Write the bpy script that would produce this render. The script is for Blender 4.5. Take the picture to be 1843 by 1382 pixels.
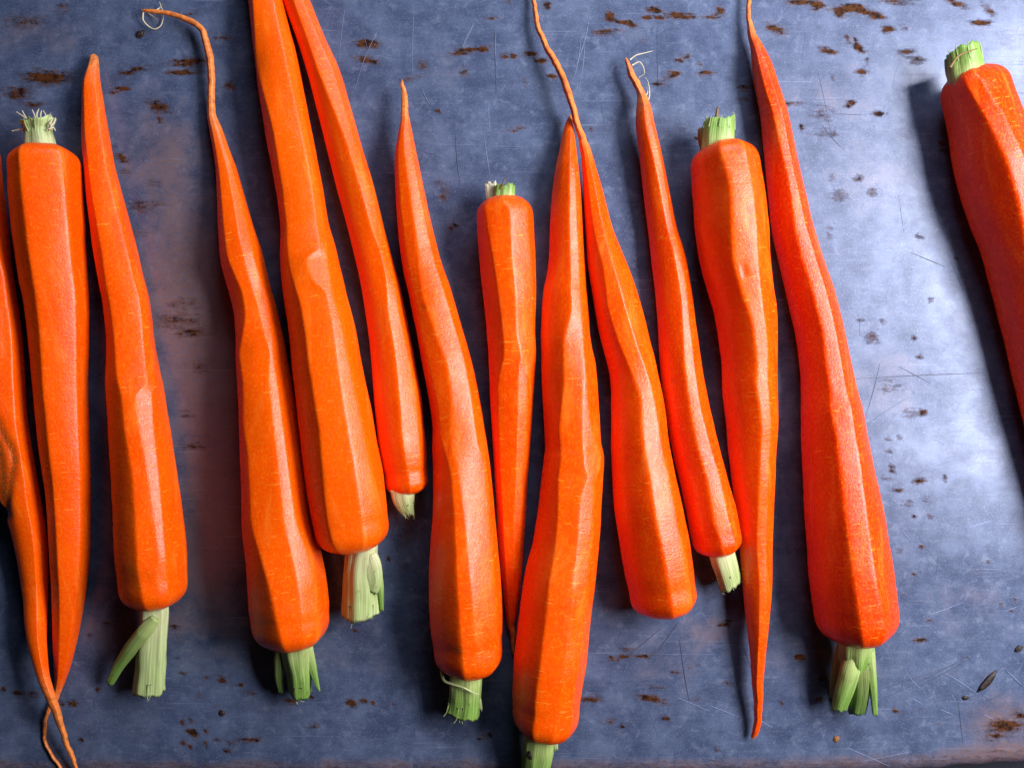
import bpy, math, random
import numpy as np
from mathutils import Vector, noise as mnoise

# ------------------------------------------------------------------ camera, world, light, exposure
for o in list(bpy.data.objects):
    bpy.data.objects.remove(o, do_unlink=True)
scene = bpy.context.scene
COL = scene.collection

S = 0.00018                 # metres per unit of the sheet plan (the plan is 1843 x 1382 units)
CX, CY = 921.5, 691.0
HC = 1500.0 * S             # camera height above the sheet

cam_d = bpy.data.cameras.new('camera')
cam = bpy.data.objects.new('camera', cam_d)
COL.objects.link(cam)
cam.location = (0, 0, HC)
cam_d.sensor_width = 36.0
cam_d.lens = 36.0 * 1500.0 / 1843.0
cam_d.clip_start = 0.005
cam_d.clip_end = 20.0
scene.camera = cam

world = bpy.data.worlds.new('World')
scene.world = world
world.use_nodes = True
bg = world.node_tree.nodes['Background']
bg.inputs['Color'].default_value = (0.62, 0.64, 0.85, 1)
bg.inputs['Strength'].default_value = 0.010

def area_lamp(name, loc, target, size, size_y, energy, color):
    d = bpy.data.lights.new(name, 'AREA')
    d.shape = 'RECTANGLE'; d.size = size; d.size_y = size_y
    d.energy = energy; d.color = color
    o = bpy.data.objects.new(name, d)
    COL.objects.link(o)
    o.location = loc
    o.rotation_euler = (Vector(target) - Vector(loc)).to_track_quat('-Z', 'Y').to_euler()
    return o

area_lamp('window_light', (0.315, 0.075, 0.29), (-0.03, 0.01, 0), 0.31, 0.135, 3.95, (1.0, 0.97, 0.97))
area_lamp('sky_window_light', (0.10, 0.42, 0.26), (0.02, 0.10, 0), 0.26, 0.16, 1.3, (0.80, 0.88, 1.0))  # added soft fill beyond the top edge, brightens the sheet and lifts shadows there

vs = scene.view_settings
vs.view_transform = 'Standard'
try: vs.look = 'None'
except Exception: pass
vs.exposure = 0.0; vs.gamma = 1.0; vs.use_curve_mapping = False
scene.render.engine = 'CYCLES'

# ------------------------------------------------------------------ helpers
def at(px, py, z=0.0):
    """plan point -> world point at height z (rays from the standpoint, so raised things sit where they stand)"""
    f = (HC - z) / HC
    return np.array([(px - CX) * S * f, (CY - py) * S * f, z])

def pchip(x, y, xi):
    x = np.asarray(x, float); y = np.asarray(y, float); xi = np.asarray(xi, float)
    h = np.diff(x); dl = np.diff(y) / h
    m = np.zeros(len(x))
    m[0] = dl[0]; m[-1] = dl[-1]
    for i in range(1, len(x) - 1):
        if dl[i-1] * dl[i] > 0:
            w1 = 2*h[i] + h[i-1]; w2 = h[i] + 2*h[i-1]
            m[i] = (w1 + w2) / (w1/dl[i-1] + w2/dl[i])
    k = np.clip(np.searchsorted(x, xi) - 1, 0, len(h) - 1)
    t = (xi - x[k]) / h[k]
    return ((1+2*t)*(1-t)**2*y[k] + t*(1-t)**2*h[k]*m[k] + t*t*(3-2*t)*y[k+1] + t*t*(t-1)*h[k]*m[k+1])

def smooth(a, b, x):
    t = np.clip((np.asarray(x, float) - a) / (b - a), 0, 1)
    return t*t*(3-2*t)

def mesh_obj(name, verts, faces, mat, parent=None, attrs=None, shade=True):
    me = bpy.data.meshes.new(name)
    me.from_pydata([tuple(map(float, v)) for v in verts], [], faces)
    if attrs:
        for k, v in attrs.items():
            v = np.asarray(v, float)
            if v.ndim == 1:
                a = me.attributes.new(k, 'FLOAT', 'POINT'); a.data.foreach_set('value', v.astype(np.float32))
            else:
                a = me.attributes.new(k, 'FLOAT_VECTOR', 'POINT'); a.data.foreach_set('vector', v.astype(np.float32).ravel())
    if shade:
        me.polygons.foreach_set('use_smooth', [True] * len(me.polygons))
    me.materials.append(mat)
    me.update()
    o = bpy.data.objects.new(name, me)
    COL.objects.link(o)
    if parent is not None:
        o.parent = parent
        o.matrix_parent_inverse = parent.matrix_world.inverted() if False else o.matrix_parent_inverse
    return o

def empty(name, loc, label, cat, group=None):
    o = bpy.data.objects.new(name, None)
    o.empty_display_size = 0.01
    COL.objects.link(o)
    o.location = loc
    o['label'] = label; o['category'] = cat
    if group: o['group'] = group
    return o

# ------------------------------------------------------------------ materials
class NT:
    def __init__(s, name):
        s.m = bpy.data.materials.new(name); s.m.use_nodes = True
        s.t = s.m.node_tree; s.n = s.t.nodes; s.l = s.t.links
        s.b = s.n['Principled BSDF']
    def node(s, ty, **kw):
        n = s.n.new(ty)
        for k, v in kw.items(): setattr(n, k, v)
        return n
    def put(s, sock, v):
        if hasattr(v, 'is_linked') or hasattr(v, 'links'): s.l.new(v, sock)
        else: sock.default_value = v
    def attr(s, name, vec=False):
        n = s.node('ShaderNodeAttribute', attribute_name=name)
        return n.outputs['Vector'] if vec else n.outputs['Fac']
    def math(s, op, a, b=0.0, c=None, clamp=False):
        n = s.node('ShaderNodeMath', operation=op, use_clamp=clamp)
        s.put(n.inputs[0], a); s.put(n.inputs[1], b)
        if c is not None: s.put(n.inputs[2], c)
        return n.outputs[0]
    def maprange(s, v, a, b, c=0.0, d=1.0):
        n = s.node('ShaderNodeMapRange', interpolation_type='SMOOTHSTEP')
        s.put(n.inputs[0], v)
        for i, q in enumerate((a, b, c, d)): n.inputs[i+1].default_value = q
        return n.outputs[0]
    def mapping(s, v, scale=(1,1,1), rot=(0,0,0), loc=(0,0,0)):
        n = s.node('ShaderNodeMapping')
        s.put(n.inputs['Vector'], v)
        n.inputs['Scale'].default_value = scale; n.inputs['Rotation'].default_value = rot; n.inputs['Location'].default_value = loc
        return n.outputs[0]
    def noise(s, v, scale, detail=3, rough=0.55, dist=0.0):
        n = s.node('ShaderNodeTexNoise')
        s.put(n.inputs['Vector'], v)
        n.inputs['Scale'].default_value = scale; n.inputs['Detail'].default_value = detail
        n.inputs['Roughness'].default_value = rough; n.inputs['Distortion'].default_value = dist
        return n.outputs['Fac']
    def mix(s, f, a, b, blend='MIX'):
        n = s.node('ShaderNodeMix', data_type='RGBA', blend_type=blend)
        s.put(n.inputs['Factor'], f)
        for sock, v in ((n.inputs['A'], a), (n.inputs['B'], b)): pass
        s.put([i for i in n.inputs if i.name == 'A' and i.type == 'RGBA'][0], a)
        s.put([i for i in n.inputs if i.name == 'B' and i.type == 'RGBA'][0], b)
        return [o for o in n.outputs if o.type == 'RGBA'][0]
    def bump(s, h, strength, dist, prev=None):
        n = s.node('ShaderNodeBump')
        n.inputs['Strength'].default_value = strength; n.inputs['Distance'].default_value = dist
        s.put(n.inputs['Height'], h)
        if prev is not None: s.put(n.inputs['Normal'], prev)
        return n.outputs[0]

def carrot_material():
    k = NT('peeled_carrot')
    uv = k.attr('along', True)          # (length, girth, seed) in units of the plan
    info = k.node('ShaderNodeObjectInfo')
    geo = k.node('ShaderNodeTexCoord').outputs['Object']
    # colour: broad tone, fine speckle, pale transverse lenticels, tip and scar tones
    broad = k.noise(k.mapping(uv, (0.010, 0.02, 1)), 1.0, 3)
    fleck = k.noise(k.mapping(uv, (0.16, 0.22, 1)), 1.0, 4, 0.65)
    c1 = k.mix(k.maprange(broad, 0.3, 0.7), (0.80, 0.044, 0.0003, 1), (0.91, 0.078, 0.0004, 1))
    c1 = k.mix(k.attr('hue'), c1, k.mix(0.55, c1, (0.94, 0.128, 0.0005, 1)))  # per-carrot lighting difference painted into the colour, more orange towards the left
    c1 = k.mix(k.maprange(k.attr('hue'), 0.32, 0.0, 0.0, 0.85), c1, (0.66, 0.032, 0.0003, 1))  # painted shade: low values turn the right-hand carrots darker and redder
    dry = k.noise(k.mapping(uv, (0.009, 0.035, 1), (0, 0, 0), (3.7, 1.3, 0)), 1.0, 4, 0.62)
    c1 = k.mix(k.math('MULTIPLY', k.maprange(dry, 0.52, 0.74), 0.38), c1, (0.96, 0.26, 0.025, 1))
    c2 = k.mix(k.math('MULTIPLY', k.maprange(fleck, 0.46, 0.70), 0.50), c1, (0.97, 0.20, 0.004, 1))
    streak = k.noise(k.mapping(uv, (0.018, 0.30, 1)), 1.0, 3, 0.6)
    c2b = k.mix(k.math('MULTIPLY', k.maprange(streak, 0.55, 0.75), 0.35), c2, (0.78, 0.045, 0.0004, 1))
    lent = k.noise(k.mapping(uv, (0.30, 0.032, 1)), 1.0, 1, 0.5)
    lmask = k.math('MULTIPLY', k.maprange(lent, 0.69, 0.745), 0.62)
    c3 = k.mix(lmask, c2b, (0.98, 0.27, 0.02, 1))
    tipc = k.mix(k.maprange(k.noise(k.mapping(uv, (0.10, 0.06, 1)), 1.0, 3, 0.6), 0.42, 0.66), (0.78, 0.26, 0.06, 1), (0.42, 0.15, 0.045, 1))
    c4 = k.mix(k.math('MULTIPLY', k.attr('tip'), 0.85), c3, tipc)
    cnz = k.noise(k.mapping(uv, (0.05, 0.09, 1)), 1.0, 3, 0.65)
    c4 = k.mix(k.math('MULTIPLY', k.attr('crown'), k.maprange(cnz, 0.32, 0.60, 0.25, 0.9)), c4, (0.20, 0.055, 0.008, 1))
    scar = k.math('MULTIPLY', k.attr('scar'), k.maprange(k.noise(uv, 0.35, 2), 0.25, 0.55), clamp=True)
    c5 = k.mix(scar, c4, (0.16, 0.045, 0.008, 1))
    k.put(k.b.inputs['Base Color'], c5)
    k.b.inputs['Subsurface Weight'].default_value = 0.08
    k.b.inputs['Subsurface Radius'].default_value = (1.0, 0.12, 0.03)
    k.b.inputs['Subsurface Scale'].default_value = 0.0030
    k.b.inputs['Specular IOR Level'].default_value = 0.34
    rn = k.noise(k.mapping(uv, (0.05, 0.08, 1)), 1.0, 3)
    k.put(k.b.inputs['Roughness'], k.maprange(rn, 0.3, 0.7, 0.24, 0.36))
    # relief: peeler chatter across the length, cell grain, pits
    chat = k.noise(k.mapping(uv, (0.20, 0.035, 1), (0, 0, 0.35)), 1.0, 2, 0.5, 0.6)
    grain = k.noise(k.mapping(uv, (0.28, 0.24, 1)), 1.0, 3, 0.7)
    n1 = k.bump(chat, 0.5, 0.00016)
    n2 = k.bump(grain, 0.55, 0.00019, n1)
    n3 = k.bump(k.math('MULTIPLY', lmask, 1.0), 0.4, 0.00012, n2)
    k.put(k.b.inputs['Normal'], n3)
    return k.m

def stem_material(name, base, tipc, dark=0.0):
    k = NT(name)
    uv = k.attr('along', True)          # (0..1 from base to cut, girth, seed)
    sep = k.node('ShaderNodeSeparateXYZ'); k.put(sep.inputs[0], uv)
    g = k.maprange(sep.outputs[0], 0.05, 0.75)
    c = k.mix(g, base, tipc)
    fib = k.noise(k.mapping(uv, (1.2, 5.0, 1)), 1.0, 3, 0.6)
    c = k.mix(k.math('MULTIPLY', k.maprange(fib, 0.42, 0.72), 0.42), c, tuple(min(1, q*1.5+0.08) for q in base[:3]) + (1,))
    blot = k.noise(k.mapping(uv, (4.0, 1.2, 1)), 1.0, 3, 0.6)
    c = k.mix(k.math('MULTIPLY', k.maprange(blot, 0.60, 0.75), 0.6), c, (0.16, 0.13, 0.03, 1))
    c = k.mix(k.math('MULTIPLY', k.attr('cut'), 0.8), c, (0.60, 0.62, 0.40, 1))
    k.put(k.b.inputs['Base Color'], c)
    k.b.inputs['Subsurface Weight'].default_value = 0.25
    k.b.inputs['Subsurface Radius'].default_value = (0.6, 1.0, 0.25)
    k.b.inputs['Subsurface Scale'].default_value = 0.0015
    k.b.inputs['Roughness'].default_value = 0.38
    k.put(k.b.inputs['Normal'], k.bump(fib, 0.7, 0.0003))
    return k.m

def plain_material(name, col, rough=0.6, spec=0.4, metal=0.0, nscale=900.0, var=0.35, bump=0.0002):
    k = NT(name)
    v = k.node('ShaderNodeTexCoord').outputs['Object']
    n = k.noise(v, nscale, 3)
    k.put(k.b.inputs['Base Color'], k.mix(k.math('MULTIPLY', n, var), col, tuple(q*0.35 for q in col[:3]) + (1,)))
    k.b.inputs['Roughness'].default_value = rough
    k.b.inputs['Metallic'].default_value = metal
    k.b.inputs['Specular IOR Level'].default_value = spec
    k.put(k.b.inputs['Normal'], k.bump(n, 0.5, bump))
    return k.m

def sheet_material():
    k = NT('worn_baking_sheet')
    P = k.attr('plan', True)                     # plan units, x right, y down
    big = k.noise(P, 0.0035, 4, 0.6)
    mid = k.noise(P, 0.018, 5, 0.65)
    fine = k.noise(P, 0.16, 4, 0.7)
    brush = k.noise(k.mapping(P, (0.020, 0.13, 1), (0, 0, 0.10)), 1.0, 4, 0.65, 0.5)
    col = k.mix(k.maprange(mid, 0.3, 0.72), (0.044, 0.064, 0.134, 1), (0.098, 0.132, 0.236, 1))
    col = k.mix(k.math('MULTIPLY', k.maprange(brush, 0.48, 0.75), 0.14), col, (0.20, 0.235, 0.36, 1))
    col = k.mix(k.math('MULTIPLY', k.maprange(fine, 0.55, 0.75), 0.30), col, (0.055, 0.06, 0.10, 1))
    grit = k.noise(P, 0.34, 2, 0.7)
    col = k.mix(k.math('MULTIPLY', k.maprange(grit, 0.52, 0.72), 0.45), col, (0.21, 0.24, 0.36, 1))
    blotch = k.noise(P, 0.045, 5, 0.75, 0.4)
    col = k.mix(k.math('MULTIPLY', k.maprange(blotch, 0.52, 0.68), 0.30), col, (0.22, 0.25, 0.37, 1))
    col = k.mix(k.math('MULTIPLY', k.maprange(blotch, 0.46, 0.30), 0.40), col, (0.065, 0.068, 0.11, 1))
    # brown film of baked oil
    film = k.math('MULTIPLY', k.maprange(k.math('ADD', k.attr('film'), k.math('MULTIPLY', k.math('SUBTRACT', mid, 0.5), 1.1)), 0.15, 0.85), 0.8)
    filmf = k.math('MULTIPLY', film, k.maprange(fine, 0.3, 0.62, 0.45, 1.0))
    col = k.mix(filmf, col, (0.19, 0.105, 0.085, 1))
    # fine scratches in several directions
    scr = None
    for i, (ang, sx, sy, lo) in enumerate(((0.15, 0.004, 0.55, 0.70), (1.25, 0.005, 0.6, 0.72), (-0.55, 0.004, 0.5, 0.71), (1.75, 0.006, 0.5, 0.73))):
        q = k.noise(k.mapping(P, (sx, sy, 1), (0, 0, ang), (7.3*i, 3.1*i, 0)), 1.0, 2, 0.55, 0.15)
        mk = k.maprange(q, lo, lo + 0.05)
        scr = mk if scr is None else k.math('MAXIMUM', scr, mk)
    scrf = k.math('MULTIPLY', scr, k.maprange(big, 0.38, 0.60, 0.15, 0.75))
    col = k.mix(scrf, col, (0.32, 0.36, 0.52, 1))
    # rust and burnt stains
    nst = k.math('ADD', k.math('MULTIPLY', k.noise(k.mapping(P, (0.085, 0.15, 1)), 1.0, 6, 0.74), 0.6), k.math('MULTIPLY', k.noise(k.mapping(P, (0.022, 0.13, 1), (0, 0, 0.06)), 1.0, 4, 0.7), 0.4))
    da = k.attr('rust')
    r = k.math('ADD', k.math('MULTIPLY', da, 0.95), k.math('MULTIPLY_ADD', nst, 2.2, -0.6))
    core = k.math('MULTIPLY', k.maprange(r, 0.95, 1.16), k.maprange(da, 0.03, 0.18, 0.25, 1.0))
    halo = k.math('MULTIPLY', k.maprange(r, 0.70, 1.0), k.maprange(da, 0.03, 0.30, 0.0, 0.45))
    rust = k.math('MAXIMUM', halo, core)
    nsp = k.noise(k.mapping(P, (0.17, 0.24, 1)), 1.0, 3, 0.6)
    speck = k.maprange(k.math('ADD', nsp, k.math('MULTIPLY', k.math('SUBTRACT', big, 0.5), 0.25)), 0.715, 0.76)
    dirt = k.math('MAXIMUM', rust, k.math('MULTIPLY', speck, 0.75))
    rc = k.mix(k.maprange(k.noise(P, 0.09, 4, 0.65), 0.36, 0.60), (0.010, 0.0045, 0.004, 1), (0.075, 0.025, 0.007, 1))
    col = k.mix(dirt, col, rc)
    k.put(k.b.inputs['Base Color'], col)
    k.put(k.b.inputs['Specular IOR Level'], k.math('MULTIPLY_ADD', dirt, -0.22, 0.31))
    dull = k.math('MAXIMUM', dirt, k.math('MULTIPLY', filmf, 0.55))
    k.put(k.b.inputs['Metallic'], k.math('MULTIPLY_ADD', dull, -0.10, 0.13, clamp=True))
    rg = k.math('ADD', k.math('ADD', k.maprange(big, 0.30, 0.70, 0.22, 0.42), k.maprange(blotch, 0.40, 0.70, 0.0, 0.08)), k.math('MULTIPLY', dirt, 0.35))
    rg = k.math('ADD', rg, k.math('MULTIPLY', scr, 0.10))
    k.put(k.b.inputs['Roughness'], rg)
    hgt = k.math('ADD', k.math('MULTIPLY', fine, 0.25), k.math('ADD', k.math('MULTIPLY', mid, 0.8), k.math('MULTIPLY', scr, -0.4)))
    n1 = k.bump(hgt, 0.30, 0.00010)
    k.put(k.b.inputs['Normal'], k.bump(dirt, 0.5, 0.00012, n1))
    return k.m

M_CARROT = carrot_material()
M_STEM = stem_material('green_stalk', (0.36, 0.45, 0.16, 1), (0.15, 0.30, 0.045, 1))
M_STEMP = stem_material('pale_stalk', (0.50, 0.53, 0.29, 1), (0.36, 0.46, 0.18, 1))
M_STEMD = stem_material('dark_stalk', (0.20, 0.24, 0.08, 1), (0.10, 0.19, 0.035, 1))
M_BROWN = plain_material('dry_brown_stalk', (0.22, 0.13, 0.04, 1))
M_SLIVER = plain_material('stalk_sliver', (0.34, 0.42, 0.17, 1), 0.5)
M_FIBRE = plain_material('dry_fibre', (0.62, 0.56, 0.40, 1), 0.5)
M_HAIR = plain_material('root_hair', (0.66, 0.38, 0.17, 1), 0.5)
M_CRUMB = plain_material('burnt_crumb', (0.022, 0.012, 0.010, 1), 0.55)
M_CRUMBR = plain_material('brown_crumb', (0.30, 0.12, 0.04, 1), 0.6)
M_SHEET = sheet_material()
M_SCRATCH = plain_material('bright_scratch', (0.20, 0.24, 0.40, 1), 0.5, 0.5, 0.8, 3000, 0.5, 0.00001)
M_SCRATCHD = plain_material('dark_scratch', (0.06, 0.065, 0.11, 1), 0.6, 0.3, 0.3, 3000, 0.3, 0.00001)
M_TABLE = plain_material('dark_counter', (0.012, 0.014, 0.03, 1), 0.5, 0.4, 0.0, 60, 0.5, 0.0005)

# ------------------------------------------------------------------ counter and baking sheet
def build_counter():
    zt = -0.014
    v = [(-0.6, -0.5, zt), (0.6, -0.5, zt), (0.6, 0.5, zt), (-0.6, 0.5, zt),
         (-0.6, -0.5, zt-0.03), (0.6, -0.5, zt-0.03), (0.6, 0.5, zt-0.03), (-0.6, 0.5, zt-0.03)]
    f = [(0,1,2,3), (7,6,5,4), (0,4,5,1), (1,5,6,2), (2,6,7,3), (3,7,4,0)]
    o = mesh_obj('counter', v, f, M_TABLE, shade=False)
    o['kind'] = 'structure'
build_counter()

RUST = [  # x, y, half-length, half-height, strength, turn (degrees)
 (85,140,55,16,.9,0),(30,168,35,18,.7,0),(240,128,34,5,1,-14),(215,162,26,5,1.1,-14),(340,112,46,9,.9,-4),(330,130,36,5,1.2,-2),
 (285,192,26,11,.9,15),(288,215,4,9,.9,0),(220,285,18,10,.8,30),(253,372,24,14,.7,0),(225,310,14,8,.7,0),(275,330,18,8,.6,0),
 (400,68,20,7,.7,0),(415,155,14,12,.7,0),(345,24,14,4,.8,-15),(320,578,55,22,.6,0),(345,600,35,12,.7,0),(335,545,40,14,.5,0),
 (335,745,20,8,.6,0),(345,802,26,6,.8,0),(250,420,22,10,.6,0),(275,368,30,10,.5,0),(360,660,22,18,.5,0),
 (45,40,50,16,.55,0),(115,18,16,16,.55,0),(60,190,30,8,.7,0),(205,265,10,8,.6,0),
 (662,80,26,8,1.1,0),(660,108,30,9,.8,12),(840,92,38,6,1.0,-10),(868,90,12,5,1.2,0),(908,101,8,6,1,0),(924,101,10,6,1,20),(952,98,15,4,1.1,0),
 (975,109,14,5,1.1,0),(994,139,9,6,1.1,0),(884,35,20,3,.7,0),(835,128,10,14,.6,0),(760,118,14,14,.6,0),(945,148,8,10,.6,0),(930,232,26,7,.65,-10),
 (800,350,14,26,.6,10),(790,330,10,12,.6,0),(740,142,26,5,.7,-10),(1098,30,9,10,1.2,0),(1130,42,20,5,1.2,14),(1115,40,20,4,.8,20),(1178,18,16,6,1.1,0),(1166,33,12,5,1.1,0),
 (1188,32,10,5,1.1,0),(1215,28,20,6,1.1,0),(1090,58,36,3,.95,-3),(1212,134,16,6,1.1,-10),(1184,150,18,6,.9,-10),(1224,108,10,3,1,0),(1160,72,12,3,.7,0),
 (1236,30,24,5,1.15,0),(1285,30,22,4,1,-6),(1297,20,9,7,1.1,0),(1395,52,26,12,.7,20),(1440,5,30,4,1.1,0),(1472,8,16,8,1.1,10),(1468,14,10,4,1.2,0),
 (1525,15,34,7,1.2,-6),(1548,20,36,5,1.2,6),(1580,30,16,4,1.2,0),(1512,28,14,4,1.1,0),(1615,5,40,4,.8,0),(1598,54,14,5,1.2,-8),(1628,50,6,4,.9,0),
 (1765,42,20,6,1.1,5),(1720,6,24,6,.9,20),(1780,20,20,8,.7,40),(1490,92,18,3,1.3,8),(1546,88,14,5,1.3,20),(1541,76,6,7,1.1,0),(1632,94,16,5,1.0,-6),(1650,110,16,3,.9,0),
 (1530,188,12,5,1.3,-30),(1550,130,12,7,.95,0),(1525,70,4,3,1,0),(1580,205,14,2,1,5),(1443,230,4,4,1.2,0),(1480,205,26,18,.5,0),(1490,240,30,14,.45,0),
 (1420,187,26,4,.8,0),(1545,322,12,6,1,-20),(1510,352,22,12,.65,0),(1570,345,14,10,.6,0),(1380,160,18,8,.8,10),(1340,158,18,7,.8,0),(1268,132,22,4,.95,-4),(1236,100,8,4,.9,0),
 (1655,425,8,4,1,0),(1500,140,5,4,.8,0),(1560,110,5,4,.8,0),(1498,320,14,10,.5,0),(1495,420,10,18,.55,0),(1260,115,8,5,.7,0),(1340,178,14,4,.7,0),
 (1570,608,16,16,.65,0),(1550,576,8,4,.9,0),(1590,578,8,4,.9,10),(1600,695,30,16,.5,0),(1640,742,26,14,.5,0),(1662,742,4,8,1.3,10),(1656,642,8,5,.9,0),(1645,608,6,6,1,0),
 (1655,866,14,7,1.05,-10),(1640,905,6,4,1.2,0),(1628,906,6,6,1.1,0),(1700,859,5,4,1.3,0),(1675,930,6,5,1.3,0),(1645,930,6,4,1,0),(1606,842,3,9,1.2,0),(1600,812,6,4,1,0),
 (1665,898,8,5,1,0),(1595,862,16,6,.7,0),(1617,880,14,3,.9,0),(1620,785,6,8,.8,0),(1600,790,10,7,.6,0),(1675,540,7,5,.9,0),(1722,466,6,4,.9,0),
 (1656,1151,18,4,1.1,-8),(1672,1118,10,4,1,0),(1440,1183,14,8,1,0),(1490,1165,40,10,.5,0),(1612,1278,5,5,1.2,0),(1475,1258,12,6,1,-20),(1480,1222,8,4,1.1,0),(1408,1265,6,4,.9,0),
 (1305,1122,18,6,.9,-14),(1310,1230,20,4,.7,10),(1258,1260,20,8,.5,0),(1250,1195,20,5,.6,-20),(1810,1305,40,16,.9,0),(1790,1322,30,12,.7,0),(1835,1285,20,14,.7,0),
 (1690,1300,10,5,.6,0),(1620,990,10,6,.9,0),(1660,985,6,4,1.1,0),(1776,1010,5,4,1,0),(1802,1088,6,5,1.2,0),(1822,1098,5,5,1.1,0),(1645,1033,6,4,1,0),(1627,1068,8,4,.8,0),(1826,1080,6,5,1,0),
 (1740,1182,5,4,.8,0),(1370,1290,12,4,.7,0),(1290,1346,5,3,1.1,0),(1755,1030,12,8,.5,0),
 (1120,1182,20,4,1.1,-16),(1160,1180,24,5,.9,-8),(1130,1165,24,5,.7,0),(1100,1184,8,4,1.1,0),(1065,1257,26,4,1.15,-4),(1172,1256,26,7,1.0,6),(1195,1262,20,4,.9,0),
 (1100,1297,14,3,1,-6),(1120,1306,6,3,1,0),(1198,1291,10,4,1.1,10),(1215,1208,12,5,.8,0),(1180,1236,24,5,.6,0),(1090,1318,10,4,.5,0),
 (632,1266,12,9,1.1,0),(655,1261,8,4,1.1,0),(672,1264,7,7,.8,0),(708,1265,5,5,.8,0),(864,1326,7,4,1.2,-15),(880,1323,6,4,1.1,0),
 (400,1223,9,6,1.2,0),(432,1232,5,3,1.1,0),(372,1220,4,3,1.1,0),(525,1262,14,8,.9,10),(560,1253,8,4,1,0),(452,1248,10,3,1,-10),(360,1250,5,4,1,0),(345,1316,14,4,1.2,10),(350,1325,8,3,1,0),
 (400,1282,5,6,1.3,0),(328,1299,4,3,1.2,0),(372,1340,4,5,1.2,0),(342,1342,5,3,1.1,0),(408,1350,8,3,1.1,0),(390,1330,6,3,.8,0),(330,1335,3,3,1.2,0),(372,1315,4,3,1.1,0),(416,1335,5,3,1.1,0),
 (132,1265,11,6,1.2,-10),(112,1264,10,3,1.1,0),(30,1247,14,5,1.1,-10),(5,1240,8,4,1.1,0),(176,1241,5,4,1.2,0),(60,1249,12,3,1,0),(145,1329,6,3,1.1,0),(313,1128,14,3,.9,0),
 (192,1122,8,5,1,0),(162,1144,8,4,.8,0),(318,1186,10,4,.7,0),(330,1212,12,4,.7,0),(565,1306,14,3,.8,-6),(450,1332,40,2,.9,0),(345,1298,8,2,1,0),
 (700,1005,4,4,1.2,0),(730,1020,18,9,.55,0),(640,1134,5,3,1,0),(1695,260,8,6,1.2,0),(1700,275,10,5,1.1,0),(1256,250,7,5,1,0),
 (890,320,6,4,.4,0),(812,410,4,3,1.1,0),(820,405,3,3,1.1,0),(788,200,3,3,1.1,0),(1062,232,3,3,1,0),(985,10,8,9,1.1,0),(915,2,6,3,1,0),(1190,1262,22,8,.6,0),
]
FILM = [(330,520,110,190,.75),(390,760,70,240,.8),(300,260,90,120,.45),(60,60,130,60,.4),(380,1000,80,140,.6),(800,360,60,70,.2),
        (1600,690,90,70,.35),(1500,160,120,80,.28),(1560,330,110,90,.30),(1500,1180,120,70,.4),(1280,1130,60,40,.4),(1800,1300,80,60,.6),
        (1180,1200,110,70,.3),(220,1120,140,70,.45),(820,120,120,60,.22),(1150,60,120,50,.2),(600,1180,160,60,.25),(1750,1080,100,90,.28)]

def edge_y(x):
    return np.interp(x, [-400, 600, 1223, 1420, 1614, 1733, 1843, 2300], [1379, 1379, 1377, 1375, 1370, 1362, 1352, 1318])

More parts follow.
